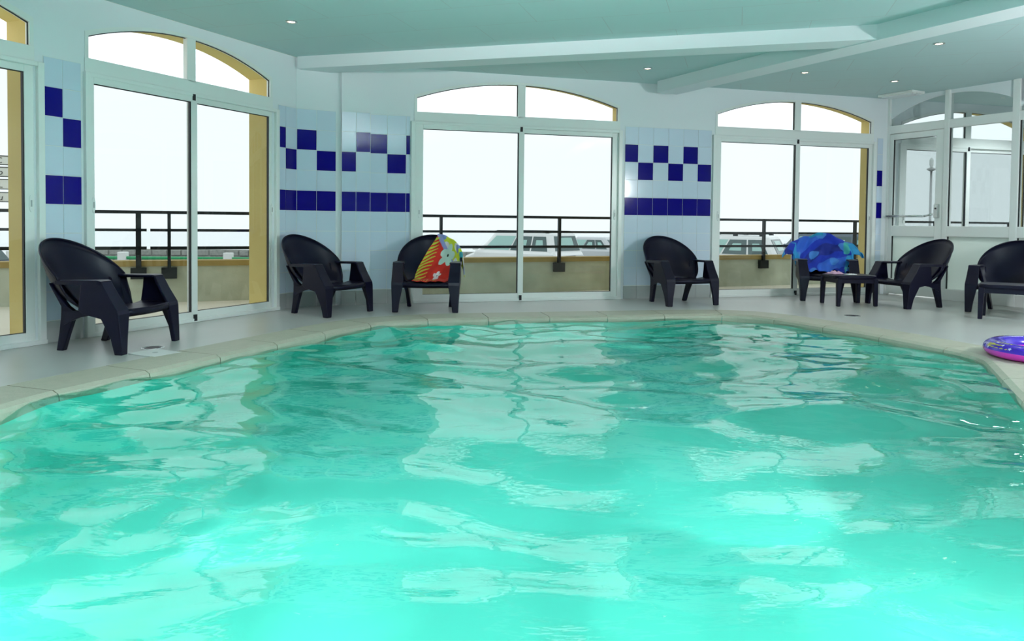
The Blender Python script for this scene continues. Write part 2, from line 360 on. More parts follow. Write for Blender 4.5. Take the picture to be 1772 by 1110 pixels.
# ------------------------------------------------------------------ wall tiles
ROW = .2321; ZB = 1.1023; ROWS = [.174+ROW*i for i in range(9)]      # row k spans ROWS[k]..+ROW ; band = row 4, checks rows 6,7
TM = {}
def tiles(parent, fr_x, y, first_navy, proud=.007, name='tile'):
    """fr_x: list of column edges; y: wall surface (tile grows inward, -y); first_navy: 0 navy in top check row for even columns"""
    for c, (a, b_) in enumerate(zip(fr_x, fr_x[1:])):
        for r in range(9):
            navy = r == 4 or (r == 7 and (c+first_navy) % 2 == 0) or (r == 6 and (c+first_navy) % 2 == 1)
            key = (round(b_-a, 3), navy)
            if key not in TM:
                w_ = b_-a-.005; h_ = ROW-.005
                TM[key] = MB().box(0, w_, -proud, .002, 0, h_).mesh('tile', M['tile_navy'] if navy else M['tile'])
            link('tile', TM[key], parent, Matrix.Translation((a+.0025, y, ROWS[r]+.0025)))
        key = (round(b_-a, 3), 's')
        if key not in TM: TM[key] = MB().box(0, b_-a-.004, -proud-.004, .002, 0, .170).mesh('skirting_tile', M['skirting'])
        link('skirting_tile', TM[key], parent, Matrix.Translation((a+.002, y, 0)))
tiles(wl, [3.70, 3.853, 4.008], 0, 0)
tiles(wl, [6.288, 6.402, 6.585], 0, 0)
tiles(wc, [0.004, .228, .452], 0, 0)
tiles(wx, [.337, .502, .666], -.13, 1)
tiles(wbk, [.672, .875, 1.10, 1.150], 0, 0)
tiles(wbk, [3.957, 4.144, 4.361, 4.58, 4.80, 5.017, 5.221], 0, 0)
tiles(wbk, [7.905, 8.0], 0, 1)
for o_, a, c, y in ((wl, 3.70, 4.008, 0), (wl, 6.288, 6.585, 0), (wc, .004, .452, 0), (wx, .337, .666, -.13), (wbk, .672, 1.15, 0), (wbk, 3.957, 5.221, 0), (wbk, 7.905, 8.0, 0)):
    MB().box(a-.002, c+.002, y-.003, y+.001, 0, ROWS[8]+ROW+.002).build('grout', M['grout'], o_)
# ------------------------------------------------------------------ windows
def window(name, fr, g0, g1, f0, f1, s0, s1, zs, za, op):
    """g: fanlight glass edges, f: slider frame outer edges, s: slider glass outer edges"""
    e = tag(empty(name, fr), kind='structure'); c = (s0+s1)/2
    fb = MB(); ZT = 2.204
    fb.box(f0, f0+.05, -.035, .05, 0, ZT); fb.box(f1-.05, f1, -.035, .05, 0, ZT); fb.box(f0+.05, f1-.05, -.033, .048, ZT-.035, ZT); fb.box(f0-.004, f1+.004, -.04, .06, 0, .035)
    fb.box(op[0]-.004, op[1]+.004, -.012, .05, ZT, 2.322)
    fb.build('frame', M['frame'], e, bevel=.004)
    ft = MB(); p = arch_pts(g0, g1, zs, za); q = arch_pts(op[0], op[1], op[2], op[3])
    for i in range(len(p)-1): ft.quadprism(p[i], p[i+1], q[i+1], q[i], -.008, .045)
    ft.quadprism((op[0], 2.322), (g0, 2.322), p[0], q[0], -.008, .045); ft.quadprism((g1, 2.322), (op[1], 2.322), q[-1], p[-1], -.008, .045)
    ft.build('fanlight_frame', M['frame'], e)
    gk = MB(); i_ = arch_pts(g0+.006, g1-.006, zs-.007, za-.007)
    for i in range(len(p)-1): gk.quadprism(i_[i], i_[i+1], p[i+1], p[i], .012, .02)
    gk.box(c-.058, c-.05, .0, .02, 2.322, za-.01); gk.box(g1-.007, g1, .012, .02, 2.322, zs); gk.build('gasket', M['gasket'], e)
    cb = c if name != 'window_2' else 5.115
    MB().box(cb-.05, cb+.05, -.012, .045, 2.30, za+.005).build('mullion', M['frame'], e, bevel=.004)
    for a, d in ((g0, cb-.05), (cb+.05, g1)):
        aa = arch_pts(g0, g1, zs, za, 24); top = [(u, z) for u, z in aa if a-.001 <= u <= d+.001]
        zz = lambda u: np.interp(u, [t[0] for t in aa], [t[1] for t in aa])
        top = [(a, zz(a))]+[t for t in top if a < t[0] < d]+[(d, zz(d))]
        v = []; 
        for yy in (.022, .028): v += [(u, yy, 2.318) for u, z in top]+[(u, yy, z) for u, z in top]
        k = len(top); ff = []
        for i in range(k-1): ff += [(i, i+1, k+i+1, k+i), (2*k+i, 3*k+i, 3*k+i+1, 2*k+i+1)]
        MB().add(v, ff).build('fanlight_pane', M['glass_top'], e)
    for k, (a, d) in enumerate(((s0, c-.035), (c+.035, s1))):
        y = -.012 if k == 0 else .018
        l0 = f0+.05 if k == 0 else c-.035; l1 = c+.035 if k == 0 else f1-.05
        sb = MB(); sb.box(l0, a, y-.015, y+.02, .03, ZT-.03); sb.box(d, l1, y-.015, y+.02, .03, ZT-.03)
        sb.box(a, d, y-.015, y+.02, .03, .1); sb.box(a, d, y-.015, y+.02, 2.115, ZT-.03)
        sh = sb.build('sash', M['frame'], e, bevel=.003)
        MB().box(a, d, y, y+.006, .1, 2.115).build('pane', M['glass'], sh)
        gb = MB(); gb.box(a, d, y-.008, y+.014, 2.109, 2.116); gb.box(a, d, y-.008, y+.014, .098, .104)
        gb.box(d-.009 if k else d-.012, d+.001, y-.01, y+.014, .1, 2.115); gb.build('gasket', M['gasket'], sh)
        hx = (f0+.05+a)/2 if k == 0 else (d+f1-.05)/2
        h = MB().loft([[(hx+.016*math.cos(t), y-.016-j, 1.105+.07*math.sin(t)*(1-.1*(j > .004))) for t in np.linspace(0, 6.283, 20, endpoint=False)] for j in (0, .006)]).build('handle', M['post'], sh)
        MB().box(hx-.005, hx+.005, y-.026, y-.018, 1.08, 1.13).build('latch', M['skirting'], h)
    MB().box(c-.02, c+.012, -.034, -.02, 2.13, 2.19).build('stop_block', M['black'], e)
    MB().box(c-.018, c+.014, -.045, -.02, .012, .075).build('stop_block', M['black'], e)
    return e
window('window_1', FL, 1.475, 3.595, 1.40, 3.692, 1.52, 3.556, 2.47+.03, 2.715, OPL[0])
window('window_2', FL, 4.075, 6.161, 4.03, 6.278, 4.108, 6.155, 2.505, 2.715, OPL[1])
window('window_3', FB, 1.232, 3.848, 1.160, 3.912, 1.305, 3.783, 2.495, 2.715, OPB[0])
window('window_4', FB, 5.308, 7.797, 5.236, 7.87, 5.355, 7.765, 2.49, 2.712, OPB[1])
window('window_5', FB, 8.35, 10.72, 8.28, 10.79, 8.40, 10.66, 2.49, 2.712, OPB[2])
# ------------------------------------------------------------------ glazed partition on the right (x: 0 at the corner, towards the camera)
pt = tag(empty('window_6', FR), kind='structure')
X0, X1, X2, X3, X4 = 0.0, .845, 1.70, 1.785, 3.4
fb = MB(); fb.box(-.03, .03, -.03, .07, 0, HC); fb.box(X1-.01, X1+.055, -.03, .07, 0, HC); fb.box(X2, X3, -.03, .07, 0, HC); fb.box(X4, X4+.1, -.03, .07, 0, HC)
fb.box(-.03, X4+.1, -.026, .066, 2.325, 2.44)
for a, c in ((X1+.05, X2), (X3, X4)): fb.box(a, c, -.025, .06, .86, 1.0); fb.box(a, c, -.025, .06, 0, .15)
fb.build('frame', M['frame'], pt, bevel=.004)
sp = MB(); ap = arch_pts(-.03, 1.9, 2.5, 2.79, 28)
for p, q in zip(ap, ap[1:]): sp.quadprism(p, q, (q[0], HC), (p[0], HC), 0, .03)
ap2 = arch_pts(1.78, 3.5, 2.5, 2.79, 28)
for p, q in zip(ap2, ap2[1:]): sp.quadprism(p, q, (q[0], HC), (p[0], HC), 0, .03)
sp.build('spandrel', M['plaster'], pt)
for a, c in ((.03, X1-.01), (X1+.055, X2), (X3, X4)):
    MB().box(a, c, .012, .018, 2.44, HC-.02).build('fanlight_pane', M['glass'], pt)
for a, c in ((X1+.055, X2), (X3, X4)):
    MB().box(a, c, .012, .018, 1.0, 2.325).build('pane', M['glass'], pt)
    MB().box(a, c, .012, .02, .15, .86).build('frosted_pane', M['frost'], pt)
gk = MB()
for a in (X1+.055, X3): gk.box(a, a+.012, -.002, .012, 1.0, 2.325); gk.box(a, a+.012, -.002, .012, .15, .86)
gk.build('gasket', M['gasket'], pt)
dr = tag(empty('door_1', FR), kind='structure')
db = MB(); db.box(.032, .09, -.02, .05, .02, 2.315); db.box(.725, X1-.012, -.02, .05, .02, 2.315); db.box(.09, .725, -.018, .048, 2.235, 2.315); db.box(.09, .725, -.018, .048, .85, 1.0); db.box(.09, .725, -.018, .048, .02, .235)
db.build('door_leaf', M['frame'], dr, bevel=.004)
MB().box(.09, .725, .012, .018, 1.0, 2.235).build('pane', M['glass'], dr)
MB().box(.09, .725, .012, .02, .235, .85).build('frosted_pane', M['frost'], dr)
gk = MB(); gk.box(.086, .096, -.012, .012, 1.0, 2.235); gk.box(.086, .725, -.012, .012, 2.23, 2.237); gk.box(.086, .096, -.012, .012, .235, .85); gk.build('gasket', M['gasket'], dr)
pb = MB(); pb.tube((.05, -.085, 1.135), (.62, -.085, 1.135), .016, 12); pb.tube((.05, -.085, 1.135), (.05, -.02, 1.135), .014); pb.tube((.62, -.085, 1.135), (.75, -.05, 1.17), .014)
bar = pb.build('push_bar', M['chrome'], dr, smooth=True)
MB().box(.74, .80, -.07, -.02, 1.11, 1.30).build('lock_case', M['chrome'], dr, bevel=.006)
MB().tube((.77, -.075, 1.24), (.77, -.06, 1.24), .012).build('key_cylinder', M['black'], dr)
# ------------------------------------------------------------------ ceiling fittings
for k, (x, y, lab, pw) in enumerate(((-2.069, 6.912, 'recessed ceiling downlight above the left arched window', 14), (1.59, 8.822, 'recessed ceiling downlight above the middle arched window', 10), (3.51, 8.963, 'recessed ceiling downlight just right of the slanting ceiling beam', 10), (4.837, 9.44, 'recessed ceiling downlight nearest the glass door corner', 10), (4.275, 7.489, 'recessed ceiling downlight near the right edge of the ceiling', 14))):
    e = tag(empty('ceiling_downlight', T(x, y, HC)), lab, 'light', 'recessed ceiling downlights')
    MB().lathe([(.055, 0), (.055, -.008), (.042, -.011), (.034, -.004), (.034, 0)], 20).build('trim_ring', M['chrome'], e)
    MB().lathe([(.033, 0), (.033, -.006), (.015, -.008)], 20).build('bulb', M['bulb'], e)
    lamp('downlight', 'SPOT', (x, y, HC-.03), pw, (1, .88, .7), (x, y, 0), .03, 95, .6)
for x, y in ((7.4, 10.2), (8.3, 8.3)): lamp('hall_fill_light', 'SPOT', (x, y, HC-.05), 170, (.95, .98, 1), (x, y, 0), .08, 150, .7)  # added unseen fill lights that brighten the hall and its frosted panes
e = tag(empty('ceiling_vent', FR @ T(.38, -.30, HC)), 'white ceiling vent in the corner above the glass door', 'vent')
MB().box(-.26, .26, -.14, .14, -.035, 0).build('housing', M['frame'], e, bevel=.008)
for k in range(5): MB().box(-.22, .22, -.105+k*.045, -.08+k*.045, -.045, -.03).build('slat', M['plaster'], e)
# ------------------------------------------------------------------ terrace and outside
ter = [W(FL, -6, .2).xy, W(FL, 6.9, .2).xy, W(FB, .2, .1).xy, W(FB, 14, .1).xy, W(FP, 17, .0).xy, W(FP, -8, 0).xy]
tag(slab('terrace_floor', [ter], -.2, -.02, M['terrace']), kind='structure')
par = tag(empty('parapet', FP), 'low weathered concrete parapet wall of the terrace', 'parapet', kind='structure')
MB().box(-8, 17, 0, .22, -1.1, .42).build('wall_body', M['concrete'], par)
MB().box(-8, 17, -.02, .24, .42, .487).build('cap', M['cap'], par)
rl = tag(empty('terrace_railing', FP), 'dark metal railing with three bars along the terrace parapet', 'railing')
for zr, hh in ((1.07, .019), (.857, .016), (.642, .019)):
    for a, c in ((-8, -.80), (-.76, 17)) if zr < 1 else ((-8, 17),):
        MB().box(a, c, -.065, -.03, zr-hh, zr+hh).build('bar', M['rail'], rl)
for u, wd in ((-4.6, .018), (-2.62, .018), (-.888, .028), (-.556, .018), (1.1, .018), (2.842, .018), (4.64, .02), (6.5, .02), (8.37, .02), (10.35, .022), (12.3, .02), (14.3, .02)):
    pz = MB().box(u-wd, u+wd, -.065, -.02, .30, 1.07).build('post', M['rail'], rl)
    MB().box(u-.085, u+.085, -.075, -.018, .272, .405).build('fixing_plate', M['rail'], pz)
# sign on the railing seen past the leftmost window
sg = tag(empty('information_sign', FP @ T(-2.52, -.11, 0)), 'white sign of four lettered plates seen through the leftmost window', 'sign')
rows = ((1.575, .10, 'C'), (1.445, .105, 'co'), (1.305, .11, 'TOL'), (1.165, .105, 'lu'))
for z, h, tx in rows:
    p = MB().box(-.45, .42, -.01, .01, z, z+h).build('plate', M['sign'], sg)
    bd = MB()
    for z1 in (z-.004, z+h-.006): bd.box(-.45, .42, -.013, -.009, z1, z1+.010)
    bd.build('border', M['ink'], p)
    cu = bpy.data.curves.new('lettering', 'FONT'); cu.body = tx; cu.size = .095; cu.extrude = .001; cu.align_x = 'RIGHT'; cu.materials.append(M['ink']); cu.shear = .2 if tx in ('co', 'lu') else 0
    tmp = bpy.data.objects.new('lettering', cu); COL.objects.link(tmp); bpy.context.view_layer.update()
    tme = bpy.data.meshes.new_from_object(tmp.evaluated_get(bpy.context.evaluated_depsgraph_get())); bpy.data.objects.remove(tmp)
    to = link('lettering', tme, p); to.matrix_local = Matrix.Translation((.29, -.0125, z+.018)) @ Matrix.Rotation(math.pi/2, 4, 'X')
for x in (-.4, .38): MB().box(x-.015, x+.015, .01, .035, 1.0, 1.69).build('bracket', M['rail'], sg)
# ground, sea, stone wall, green barrier
GZ = -1.0
gp = [(-40, 8), (-6.5, 8), W(FP, -8, .2).xy, W(FP, 17, .2).xy, (45, 20), (45, 34), (-40, 31.5)]
tag(slab('car_park_ground', [[Vector(p) for p in gp]], GZ-.3, GZ, M['asphalt']), kind='structure')
tag(MB().box(-300, 300, 36, 380, -5.2, -5).build('sea', M['sea']), kind='structure')
sw = tag(empty('stone_wall', T(-19, 29.7, GZ, .03)), 'low grey rubble stone wall at the far side of the car park', 'wall')
MB().box(0, 22, .05, .4, 0, .74).build('core', M['stone'], sw)
for r in range(3):
    x = -.2*r
    while x < 21.6:
        l_ = random.uniform(.35, .7); h_ = .245; y_ = random.uniform(-.02, .03); q = random.uniform(.01, .03)
        MB().add([(x+.015, y_+q, r*h_+.012), (x+l_-.015, y_+q, r*h_+.012), (x+l_-.015, .1, r*h_+.012), (x+.015, .1, r*h_+.012), (x+.03, y_-.02, r*h_+.03), (x+l_-.03, y_-.02, r*h_+.03), (x+l_-.015, .1, r*h_+h_-.008), (x+.015, .1, r*h_+h_-.008), (x+.035, y_-.02, r*h_+h_-.03), (x+l_-.035, y_-.02, r*h_+h_-.03)],
                  [(0, 1, 5, 4), (4, 5, 9, 8), (8, 9, 6, 7), (0, 4, 8, 7, 3), (1, 2, 6, 9, 5), (0, 3, 2, 1)]).build('stone', M['stone'], sw); x += l_
gb_ = tag(empty('pipe_barrier', T(-14.8, 24.6, GZ, .03)), 'green pipe barrier with square white posts before the stone wall', 'barrier')
MB().tube((-4, .1, .66), (9.0, .1, .66), .055, 12).build('pipe', M['green'], gb_, smooth=True)
for x in (-1.9, 1.75, 5.25, 8.7): MB().box(x-.14, x+.14, 0, .25, 0, .86).build('post', M['post'], gb_, bevel=.02)
lp = tag(empty('street_lamp', T(11.3, 20, GZ)), 'slim pale street lamp outside, seen through the glass door', 'street lamp')
MB().tube((0, 0, 0), (0, 0, 3.55), .04, 12, .028).build('pole', M['alloy'], lp, smooth=True)
MB().lathe([(.04, 3.48), (.11, 3.52), (.11, 3.55), (.04, 3.58)], 16).build('collar', M['alloy'], lp)
MB().lathe([(.03, 3.58), (.05, 3.66), (.05, 3.78), (.02, 3.84)], 16).build('lantern', M['post'], lp)
# ------------------------------------------------------------------ cars (x forward)
def car(name, label, mw, paint, L_, Wd, H, belt, xw, xr, xe, xb, glassm=('car_glass', 'car_pale'), rails=True, hood=None, tl=None):
    tl = tl or belt-.28
    """xw windscreen base, xr roof front, xe roof rear, xb rear-window base (x from centre, forward positive)"""
    e = tag(empty(name, mw), label, 'car'); h = L_/2; hw = Wd/2; hood = hood or belt-.06
    st = [(h, .45, .62, .78), (h-.12, .28, .78, .92), (h-.6, .24, hood, .97), (xw+.05, .24, belt, 1), (0, .24, belt+.01, 1), (-h+.5, .26, belt+.02, 1), (-h+.1, .3, belt+.02, .96), (-h, .42, belt-.08, .9)]
    rings = []
    for x, zb, zt, k in st:
        wv = hw*k
        rings.append([(x, -wv*.93, zb), (x, wv*.93, zb), (x, wv, zb+(zt-zb)*.35), (x, wv*.985, zt-.08), (x, wv*.93, zt), (x, -wv*.93, zt), (x, -wv*.985, zt-.08), (x, -wv, zb+(zt-zb)*.35)])
    MB().loft(rings).build('body', paint, e, smooth=False, bevel=.03)
    wb_, wr_ = hw*.93, hw*.76; zb, zr = belt-.02, H
    def P(x, s, t):        # point on the greenhouse: t 0 belt .. 1 roof
        return (x, s*(wb_+(wr_-wb_)*t), zb+(zr-.05-zb)*t)
    rings = []
    for t in (0, .5, .9, 1.0):
        a = xw+(xr-xw)*t**.8; c = xb+(xe-xb)*t; wv = wb_+(wr_-wb_)*t; z = zb+(zr-.05-zb)*t
        rings.append([(a, -wv*.94, z), (a, wv*.94, z), (a-.14, wv, z), (c+.12, wv, z), (c, wv*.92, z), (c, -wv*.92, z), (c+.12, -wv, z), (a-.14, -wv, z)])
    rings.append([((p[0]-(xr+xe)/2)*.90+(xr+xe)/2, p[1]*.88, zr) for p in rings[-1]])
    cab = MB().loft(rings).build('cabin', paint, e, bevel=.02)
    lo, hi = .10, .86
    xa = lambda t: xw+(xr-xw)*t**.8; xc = lambda t: xb+(xe-xb)*t
    n_ = 3; cuts = [.0, .42, .74, 1.0]
    for s in (-1, 1):
        for k in range(n_):
            def ed(f, t): return (xa(t)-.20)*(1-f)+(xc(t)+.22)*f
            q = [P(ed(cuts[k]+.012, lo), s*1.012, lo), P(ed(cuts[k+1]-.012, lo), s*1.012, lo), P(ed(cuts[k+1]-.012, hi), s*1.012, hi), P(ed(cuts[k]+.012, hi), s*1.012, hi)]
            g = MB().loft([[ (p[0], p[1]*.975, p[2]) for p in q], q]).build('side_window', M[glassm[1 if k == 0 else 0]], e)
            c = Vector(q[0])*.55+Vector(q[2])*.45
            if k: # pale view through to the far side
                mid = [Vector(p)*.5+sum((Vector(x_) for x_ in q), Vector())/4*.5 for p in q]
                MB().loft([[tuple(m_) for m_ in mid], [(m_.x, m_.y*1.006, m_.z) for m_ in mid]]).build('far_window_view', M[glassm[1]], g)
    for nm, fx, sgn, tl, th_ in (('windscreen', xa, 1, .08, .9), ('rear_window', xc, -1, .12, .88)):
        q = [];
        for t in (tl, .5, th_):
            wv = (wb_+(wr_-wb_)*t)*.86; z = zb+(zr-.05-zb)*t; q.append((fx(t), wv, z))
        v = []
        for off in (.012, -.02):
            for x, wv, z in q: v += [(x+sgn*off, -wv, z+.006), (x+sgn*off, wv, z+.006)]
        g = MB().add(v, [(0, 1, 3, 2), (2, 3, 5, 4), (6, 8, 9, 7), (8, 10, 11, 9), (0, 6, 7, 1), (4, 5, 11, 10), (0, 2, 4, 10, 8, 6), (1, 7, 9, 11, 5, 3)]).build(nm, M[glassm[0]], e)
        vv = [(fx(t)+sgn*o2, s*(wb_+(wr_-wb_)*t)*.5, zb+(zr-.05-zb)*t+.006) for o2 in (.018, .0) for t in (.3, .8) for s in (-1, 1)]
        MB().add(vv, [(0, 1, 3, 2), (4, 6, 7, 5), (0, 4, 5, 1), (2, 3, 7, 6), (0, 2, 6, 4), (1, 5, 7, 3)]).build('see_through_area', M['car_pale'], g)
    for s in (-1, 1):
        for x in (h-.78, -h+.72):
            wl_ = MB().lathe([(.20, -.1), (.31, -.1), (.325, -.05), (.325, .06), (.31, .1), (.2, .1)], 24).build('wheel', M['tyre'], e, Matrix.Translation((x, s*(hw-.11), .325)) @ Matrix.Rotation(math.pi/2, 4, 'X'))
            MB().lathe([(.21, -.105), (.21, .105), (.05, .11)], 16).build('hub', M['alloy'], wl_)
        MB().box(-h-.012, -h+.16, s*(hw*.84)-.07, s*(hw*.84)+.08, tl, tl+.22).build('tail_light', M['red'], e, bevel=.02)
        MB().box(h-.22, h-.02, s*(hw*.72)-.14, s*(hw*.72)+.1, .60, .74).build('headlight', M['car_pale'], e, bevel=.03)
        MB().box(xw-.18, xw-.02, s*(hw+.10)-.09, s*(hw+.10)+.09, belt+.02, belt+.16).build('mirror', paint, e, bevel=.03)
        if rails:
            MB().tube((xr-.1, s*wr_*.92, H+.035), (xe+.2, s*wr_*.92, H+.035), .018).build('roof_rail', M['rail'], e)
            for x in (xr-.12, (xr+xe)/2, xe+.22): MB().box(x-.07, x+.07, s*wr_*.92-.02, s*wr_*.92+.02, H-.03, H+.035).build('rail_foot', M['rail'], e)
    MB().box(-h-.03, -h+.2, -hw*.9, hw*.9, .32, .58).build('rear_bumper', paint, e, bevel=.04)
    MB().box(-h-.02, -h+.05, -.28, .28, belt-.22, belt-.10).build('number_plate_recess', M['rail'], e, bevel=.01)
    MB().box(h-.15, h+.03, -hw*.9, hw*.9, .32, .56).build('front_bumper', paint, e, bevel=.04)
    return e
def car_at(rx, ry, ang, L_): return T(rx+math.cos(ang)*L_/2, ry+math.sin(ang)*L_/2, GZ, ang)
A1 = math.radians(180-40)
car('people_carrier_car', 'white people carrier with roof rails outside the middle window', car_at(1.93, 24.3, A1, 4.15), M['car_white'], 4.15, 1.75, 1.66, 1.00, 1.38, .70, -1.80, -1.99, tl=.5)
car('estate_car', 'white estate car with red tail light outside the right arched window', car_at(8.35, 22.3, math.radians(180-32), 4.35), M['car_white'], 4.35, 1.75, 1.66, 1.05, 1.0, .25, -1.75, -2.05)
car('small_car', 'pale car half hidden behind the people carrier', car_at(4.6, 29.5, math.radians(180-36), 3.9), M['car_silver'], 3.9, 1.66, 1.42, .92, .9, .1, -1.3, -1.75, rails=False)
car('dark_van_car', 'dark slate van behind the chair with the blue towel', car_at(13.6, 27.0, math.radians(180-24), 4.4), M['car_blue'], 4.4, 1.8, 1.70, 1.08, 1.35, .8, -1.95, -2.1, rails=False)
car('parked_car', 'dark parked car glimpsed at the left edge through the leftmost window', car_at(-11.2, 16.0, math.radians(180-5), 4.2), M['car_blue'], 4.2, 1.75, 1.55, .98, .8, .2, -1.5, -1.9, rails=False)
# ------------------------------------------------------------------ resin armchairs (front towards -y, origin on floor)
def dish_point(th, v):
    """v 0 rim .. 1 seat"""
    cx, sx = math.cos(th), math.sin(th)
    rim_ = Vector((.365*cx,   .19+.350*sx, .535+.294*max(0, sx)**.9))
    st = Vector((.235*cx, .04+.175*sx, .305))
    p = rim_.lerp(st, v); b_ = math.sin(math.pi*v)
    return p+Vector((.035*cx*b_, .055*sx*b_, -.035*b_))
def grid_faces(nu, nv): return [(i*nv+j, (i+1)*nv+j, (i+1)*nv+j+1, i*nv+j+1) for i in range(nu-1) for j in range(nv-1)]
def sec(x, y, z, wx_, wy_): return [(x-wx_/2, y-wy_/2, z), (x+wx_/2, y-wy_/2, z), (x+wx_/2, y+wy_/2, z), (x-wx_/2, y+wy_/2, z)]
def make_chair():
    e = empty('resin_armchair')
    NU, NV = 37, 11; v = [dish_point(math.pi*i/(NU-1), j/(NV-1)) for i in range(NU) for j in range(NV)]
    bk_ = MB().add(v, grid_faces(NU, NV)).build('backrest', M['chair'], e, smooth=True)
    s_ = bk_.modifiers.new('solid', 'SOLIDIFY'); s_.thickness = .010; s_.offset = 0
    rp = [dish_point(math.pi*i/36, 0) for i in range(37)]; rr = []
    for i, p in enumerate(rp):
        t = (rp[min(i+1, 36)]-rp[max(i-1, 0)]).normalized(); a_ = t.cross(Vector((0, .6, -.8))).normalized(); c_ = t.cross(a_)
        rr.append([p+a_*.008*math.cos(q)+c_*.010*math.sin(q) for q in np.linspace(0, 6.283, 8, endpoint=False)])
    MB().loft(rr).build('rim', M['chair'], bk_, smooth=True)
    # seat
    v = []; NS, NT = 17, 12
    for i in range(NS):
        x = -1+2*i/(NS-1)
        for j in range(NT):
            t = j/(NT-1); yb = .215*math.sqrt(max(0, 1-x*x*.98)); yf = -.275-.03*(1-x*x)
            y = yb+(yf-yb)*min(t*1.1, 1); z = .302+.022*t-.018*(1-x*x)*math.sin(math.pi*t)
            if t > .92: z -= .045*(t-.92)/.08
            v.append(((.238+.012*t)*x, y, z))
    se = MB().add(v, grid_faces(NS, NT)).build('seat', M['chair'], e, smooth=True)
    s_ = se.modifiers.new('solid', 'SOLIDIFY'); s_.thickness = .012; s_.offset = 0
    ap_ = MB(); fr_ = [(x, -.275-.03*(1-(x/.25)**2), 0) for x in np.linspace(-.25, .25, 13)]
    ap_.loft([[(x, y-.004, .318), (x, y-.012, .30), (x, y, .268), (x, y+.014, .30)] for x, y, _ in fr_]).build('seat_lip', M['chair'], se, smooth=True)
    for s in (-1, 1):
        a = MB(); L = []
        for y, z, xi, xo in ((.22, .537, .325, .368), (.12, .539, .285, .374), (-.02, .541, .262, .376), (-.12, .543, .256, .376), (-.15, .537, .258, .373)):
            L.append([(s*xi, y, z), (s*xo, y, z), (s*(xo+.004), y, z-.03), (s*(xo-.012), y, z-.03), (s*(xo-.02), y, z-.014), (s*(xi+.012), y, z-.014), (s*(xi-.002), y, z-.022), (s*(xi-.006), y, z-.01)])
        a.loft(L).build('armrest', M['chair'], e)
        # front leg: side panel widening from arm to seat, then a tapering leg of angle section
        R = []
        for z, xi, xo, yf, yr, th_ in ((.537, .262, .374, -.148, .01, .022), (.43, .252, .374, -.208, .02, .024), (.325, .242, .373, -.278, .035, .028), (.295, .242, .372, -.286, .00, .03), (.262, .252, .371, -.288, -.145, .032), (.12, .280, .364, -.298, -.215, .033), (0, .296, .359, -.304, -.243, .036)):
            R.append([(s*xi, yf, z), (s*xo, yf, z), (s*xo, yr, z), (s*(xo-.026), yr, z), (s*(xo-.026), yf+th_, z), (s*xi, yf+th_, z)])
        MB().loft(R).build('leg', M['chair'], e, bevel=.005)
        sp_ = MB(); q0 = [Vector((s*.365, .23, .53)), Vector((s*.362, .175, .53)), Vector((s*.262, .045, .305)), Vector((s*.24, .09, .300))]
        sp_.loft([[tuple(p) for p in q0], [tuple(p+Vector((-s*.014, 0, 0))) for p in q0]]).build('side_panel', M['chair'], e)
        MB().loft([[(s*.24, -.27, .312), (s*.352, -.25, .325), (s*.352, .03, .325), (s*.235, .03, .306)], [(s*.24, -.27, .298), (s*.352, -.25, .30), (s*.352, .03, .30), (s*.235, .03, .292)]]).build('seat_wing', M['chair'], e)
        # rear leg with thin strut up to the arm
        R = []
        for x, y, z, wx_, wy_ in ((.325, .285, .515, .05, .014), (.308, .245, .43, .05, .022), (.285, .200, .34, .045, .05), (.270, .185, .30, .04, .11), (.264, .195, .25, .04, .105), (.250, .238, .12, .04, .075), (.240, .275, 0, .045, .055)):
            R.append(sec(s*x, y, z, wx_, wy_))
        MB().loft(R).build('leg', M['chair'], e, bevel=.006)
        MB().loft([[(s*.26, .20, .31), (s*.29, .20, .31), (s*.29, -.12, .30), (s*.26, -.12, .30)], [(s*.262, .22, .20), (s*.288, .22, .20), (s*.288, .10, .255), (s*.262, .10, .255)]]).build('under_rib', M['chair'], e)
    return e
def copy_tree(o, parent=None):
    c = o.copy(); COL.objects.link(c); c.parent = parent
    for ch in o.children: copy_tree(ch, c)
    return c
proto = make_chair()
def ang_of(rear, front):
    d = Vector(front)-Vector(rear); return math.atan2(d.y, d.x)+math.pi/2
CH = [(-3.07, 5.725, math.radians(82), 'dark navy resin armchair nearest the camera, left of the sliding window'),
      (-1.96, 7.94, math.radians(61), 'dark navy resin armchair in the corner by the pipe casing'),
      (-.945, 8.32, math.radians(1), 'dark navy resin armchair with the red floral towel over it'),
      (2.107, 9.21, math.radians(20), 'dark navy resin armchair against the tiled pier between the two back windows'),
      (4.21, 9.90, math.radians(-12), 'dark navy resin armchair with the crumpled blue towel on it'),
      (4.93, 9.21, math.radians(-76), 'dark navy resin armchair in front of the glass door'),
      (5.775, 8.573, math.radians(-47), 'dark navy resin armchair at the right edge behind the nearer low table')]
chairs = []
for k, (x, y, rz, lab) in enumerate(CH):
    o = proto if k == 0 else copy_tree(proto)
    o.matrix_world = T(x, y, 0, rz); tag(o, lab, 'chair', 'navy resin armchairs around the pool'); chairs.append(o)
